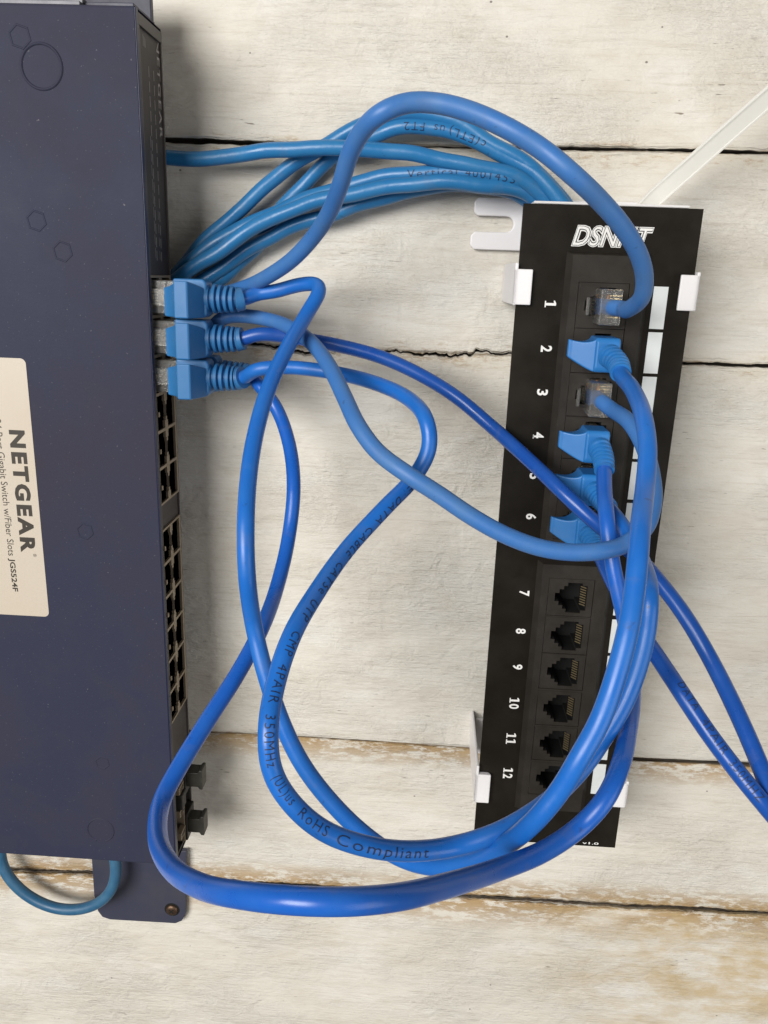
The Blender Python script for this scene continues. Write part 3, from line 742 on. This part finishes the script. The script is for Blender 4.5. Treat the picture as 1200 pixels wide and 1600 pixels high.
# third jack (upper row) -> port 5
c2, P2 = patch('blue patch cord printed RoHS Compliant in its lower loop, ending at port 5', 2, 'A', 5, (5, 5),
    [(402, 577, 21.8), (450, 574, 21.8), (520, 582, 22), (590, 600, 23), (640, 624, 24), (667, 658, 25), (671, 700, 25), (650, 742, 25), (600, 795, 26), (545, 855, 27), (495, 925, 29), (455, 995, 31), (430, 1070, 32), (419, 1140, 33), (425, 1205, 33), (455, 1255, 33), (505, 1298, 33), (570, 1322, 33), (640, 1330, 32), (710, 1322, 31), (780, 1300, 31), (840, 1265, 30.5), (882, 1230, 29.5), (918, 1190, 29), (948, 1145, 29), (975, 1100, 29), (998, 1040, 29), (1011, 985, 29), (1015, 930, 29), (1006, 885, 27), (990, 850, 25.5), (970, 818, 24.5)],
    glossy_mid)
# third jack (lower row) -> port 4 : the big loop at the bottom left
c3, P3 = patch('deep blue patch cord whose big loop crosses the navy box corner, ending at port 4', 2, 'B', 4, (2, 7),
    [(405, 602, 21), (430, 634, 21), (451, 690, 21.3), (459, 760, 21.8), (451, 840, 22), (432, 920, 23), (405, 990, 25), (370, 1055, 26), (325, 1125, 27), (282, 1195, 28), (253, 1250, 29), (246, 1305, 31), (265, 1352, 34), (312, 1384, 38), (380, 1399, 42), (460, 1407, 44), (540, 1409, 44), (620, 1402, 42), (700, 1383, 38), (780, 1358, 34), (850, 1330, 32), (905, 1293, 31), (945, 1250, 31), (968, 1200, 30.3), (981, 1145, 28.5), (988, 1085, 26.5), (988, 1030, 25.6), (978, 975, 25.2), (965, 920, 25.2), (955, 870, 25.2), (948, 810, 25), (944, 760, 24)],
    glossy)
# second jack -> straight diagonal -> out of frame on the right -> back to port 6
c4, P4 = patch('blue patch cord crossing diagonally, leaving at the right edge and returning to port 6', 1, 'A', 6, (3, 6),
    [(402, 522, 21.6), (450, 526, 21.5), (520, 538, 21.5), (590, 556, 21.5), (650, 582, 21.5), (710, 618, 21.5), (770, 668, 21.8), (830, 722, 22.6), (880, 770, 23.4), (925, 812, 23.7), (965, 845, 23.7), (1000, 875, 24), (1035, 915, 24.5), (1070, 962, 25), (1110, 1030, 25.5), (1150, 1110, 26.5), (1185, 1190, 27.5), (1215, 1270, 28.5), (1250, 1370, 29), (1290, 1450, 29), (1335, 1455, 29), (1335, 1405, 29), (1290, 1360, 29), (1240, 1310, 28.5), (1195, 1258, 28.5), (1150, 1203, 28), (1105, 1143, 27.5), (1065, 1083, 27), (1030, 1030, 26), (1000, 985, 25), (974, 940, 24.2), (953, 900, 23.6), (938, 868, 23)],
    glossy_deep)
# hand-crimped matte cables
GM = 'matte light blue cables with clear crimped plugs'
def crimped(label, col, port, bend, mid, end):
    pts = papts(port, bend, True) + wl(mid) + [('a', end[0] + 11, end[1], end[2]), ('a', end[0] + 3, end[1], end[2])]
    par, P, j = cable('network_cable', label, 'cable', GM, pts, 2.6, matte, sm=6)
    add_plug(par, panel_map(PORT_U, PV[port - 1], BH), 'bare', None); add_plug(par, switch_map(*end), 'bare', None)
    return par, P
c5, P5 = crimped('matte light blue cable arching over the bundle into the clear plug in port 1', 0, 1, (8, 0.5),
    [(978, 485, 25.5), (1003, 465, 27), (1007, 432, 28), (997, 395, 29), (973, 355, 30), (938, 314, 31), (895, 273, 32), (845, 232, 32), (790, 199, 32), (730, 173, 31.5), (680, 161, 31), (635, 161, 31), (595, 177, 31), (565, 206, 30), (546, 242, 29), (534, 282, 28), (517, 327, 26.5), (490, 370, 25), (455, 407, 24), (415, 434, 23), (382, 449, 22), (352, 458, 21.5)], sport(0, 'B'))
c6, P6 = crimped('matte light blue cable with a clear plug in port 3, sweeping left under port 6', 1, 3, (7, 5),
    [(984, 660, 25.3), (1006, 698, 26), (1018, 740, 26.5), (1021, 785, 27), (1007, 827, 27.5), (978, 850, 27.5), (940, 861, 28), (890, 863, 28), (840, 855, 28), (785, 834, 28), (735, 806, 28), (685, 772, 28), (635, 740, 28), (590, 706, 27.5), (560, 666, 27), (538, 620, 26), (516, 575, 25), (492, 541, 24), (460, 515, 23), (425, 501, 22.2), (385, 494, 21.8), (350, 496, 21.8)], sport(1, 'B'))

# --- the bundle of solid cables behind
GB = 'teal blue cables in the bundle running behind the panel'
def bun(label, pts, R=2.72, m=bundle_m):
    return cable('network_cable', label, 'cable', GB, hl(pts), R, m, sm=10, wobble=1.25)
B1, Q1 = bun('teal cable leaving the switch side highest of the bundle and lying nearly level', [(150, 236, 10), (215, 243, 10), (262, 247, 10), (300, 248, 11), (350, 245, 12), (420, 238, 16), (500, 229, 19), (560, 231, 19), (620, 238, 19), (700, 250, 19), (760, 262, 20), (805, 275, 20), (842, 300, 18), (868, 335, 16), (880, 380, 16)])[:2]
B2, Q2 = bun('teal cable on the upper outer edge of the bundle, directly under the matte arch', [(200, 505, 10), (240, 465, 10), (285, 420, 8), (330, 368, 8), (380, 322, 9), (430, 280, 9), (480, 243, 9), (530, 214, 10), (575, 192, 12), (620, 180, 14), (670, 180, 15), (720, 195, 16), (780, 228, 17), (840, 272, 18), (885, 320, 18), (900, 380, 16)])[:2]
B3, Q3 = bun('teal cable of the bundle with upside-down dark print, second under the matte arch', [(220, 505, 5), (280, 470, 5), (335, 440, 5), (372, 415, 5), (407, 380, 4), (435, 338, 4), (462, 300, 4), (495, 268, 5), (530, 240, 8), (570, 215, 11), (615, 202, 14), (665, 200, 15), (720, 210, 16), (780, 236, 17), (830, 268, 18), (870, 306, 20), (905, 370, 18)])[:2]
B5, Q5 = bun('teal cable of the bundle with dark print reading Vertical', [(215, 495, 10), (255, 450, 10), (292, 414, 12), (330, 387, 12), (380, 357, 11), (430, 334, 10), (480, 310, 10), (535, 292, 11), (590, 278, 13), (640, 271, 15), (700, 269, 17), (760, 272, 19), (810, 283, 19), (848, 303, 15), (870, 360, 14)])[:2]
B4, Q4 = bun('plain teal cable lying in front, just above the lowest edge of the bundle', [(225, 490, 12), (262, 455, 14), (300, 422, 16), (350, 389, 16), (400, 358, 16), (450, 332, 16), (494, 316, 16), (577, 297, 17), (640, 287, 18), (700, 284, 20), (750, 286, 20), (795, 294, 19), (838, 312, 15), (858, 360, 14)])[:2]
B6, Q6 = bun('plain teal cable forming the lowest edge of the bundle', [(230, 510, 8), (275, 470, 8), (317, 438, 8), (352, 415, 8), (390, 392, 8), (437, 363, 8), (482, 344, 8), (529, 331, 9), (577, 315, 10), (640, 298, 10), (700, 291, 11), (760, 291, 12), (800, 299, 12), (840, 322, 10), (850, 360, 10)])[:2]
tl, QT = cable('network_cable', 'dull teal cable looping below the navy box at the lower left corner', 'cable', None,
    hl([(20, 1260, 10), (2, 1310, 10), (2, 1345, 10), (12, 1368, 11), (40, 1397, 12), (80, 1417, 13), (120, 1421, 14), (155, 1410, 14), (175, 1388, 14), (181, 1362, 13), (178, 1335, 12), (168, 1300, 10), (150, 1250, 10)]), 2.7, teal_m)[:2]

# --- printing on jackets
def words(P, R, par, dirn, size, rows, m=None):
    for t_, p0, p1, a0, a1 in rows:
        text_on(P, R, 'printed_text', t_, p0, dirn, size, a0, a1, par, m or inkb, 1.22, -0.015, end=p1)
words(P2, 2.5, c2, 1, 3.6, [('LE', (640, 748), (628, 766), 36, 36), ('DATA', (617, 780), (580, 817), 36, 34), ('CABLE', (573, 827), (532, 870), 34, 32), ('CAT5e', (525, 883), (490, 932), 30, 26),
    ('UTP', (485, 945), (470, 977), 24, 22), ('CMP', (460, 992), (448, 1027), 20, 16), ('4PAIR', (440, 1042), (430, 1103), 14, 6), ('350MHz', (422, 1120), (418, 1197), 3, 3),
    ('(UL)us', (421, 1213), (440, 1262), 8, 8), ('RoHS', (455, 1277), (503, 1313), 4, 0), ('Compliant', (522, 1320), (660, 1330), -8, -16)])
words(P4, 2.5, c4, -1, 3.6, [('DATA', (1062, 1070), (1085, 1108), 34, 30), ('4PAIR', (1095, 1124), (1131, 1178), 26, 16), ('350MHZ', (1139, 1190), (1187, 1250), 12, 4)])
words(Q5, 2.72, B5, 1, 4.2, [('Vertical', (637, 271), (716, 269), 0, -4), ('4001453', (729, 269), (802, 282), -4, 0)])
words(Q3, 2.72, B3, -1, 4.1, [('c(ETL)', (762, 226), (704, 205), -6, -6), ('us', (697, 203), (681, 201), -5, -5), ('FT2', (664, 200), (634, 200), -6, -6)])

# ================================================================== ZIP TIE
zt = empty('cable_tie', bph(1010, 318, 20), 'translucent white nylon cable tie tail rising from the panel top to the right edge', 'cable tie')
pts = [Vector(bph(*q)) for q in ((985, 350, 22), (1022, 310, 24), (1075, 263, 28), (1130, 214, 33), (1180, 170, 38), (1240, 118, 44), (1300, 66, 50))]
P = resample(catmull(pts, 10), 2); fr = frames(P); mb = MB(); vs = []
for p, (t, n, b) in zip(P, fr):
    nn = Vector((0.35, 0.1, 1)); nn = (nn - t * nn.dot(t)).normalized(); s = t.cross(nn)
    for a_, c_ in ((-3.3, -0.5), (-3.3, 0.75), (-2.7, 0.75), (-2.6, 0.45), (2.6, 0.45), (2.7, 0.75), (3.3, 0.75), (3.3, -0.5)): vs.append(p + s * a_ + nn * c_)
k = 8; fs = [(i * k + j, i * k + (j + 1) % k, (i + 1) * k + (j + 1) % k, (i + 1) * k + j) for i in range(len(P) - 1) for j in range(k)]
mb.add(vs, fs); so = mb.build('strap', tiem, zt)
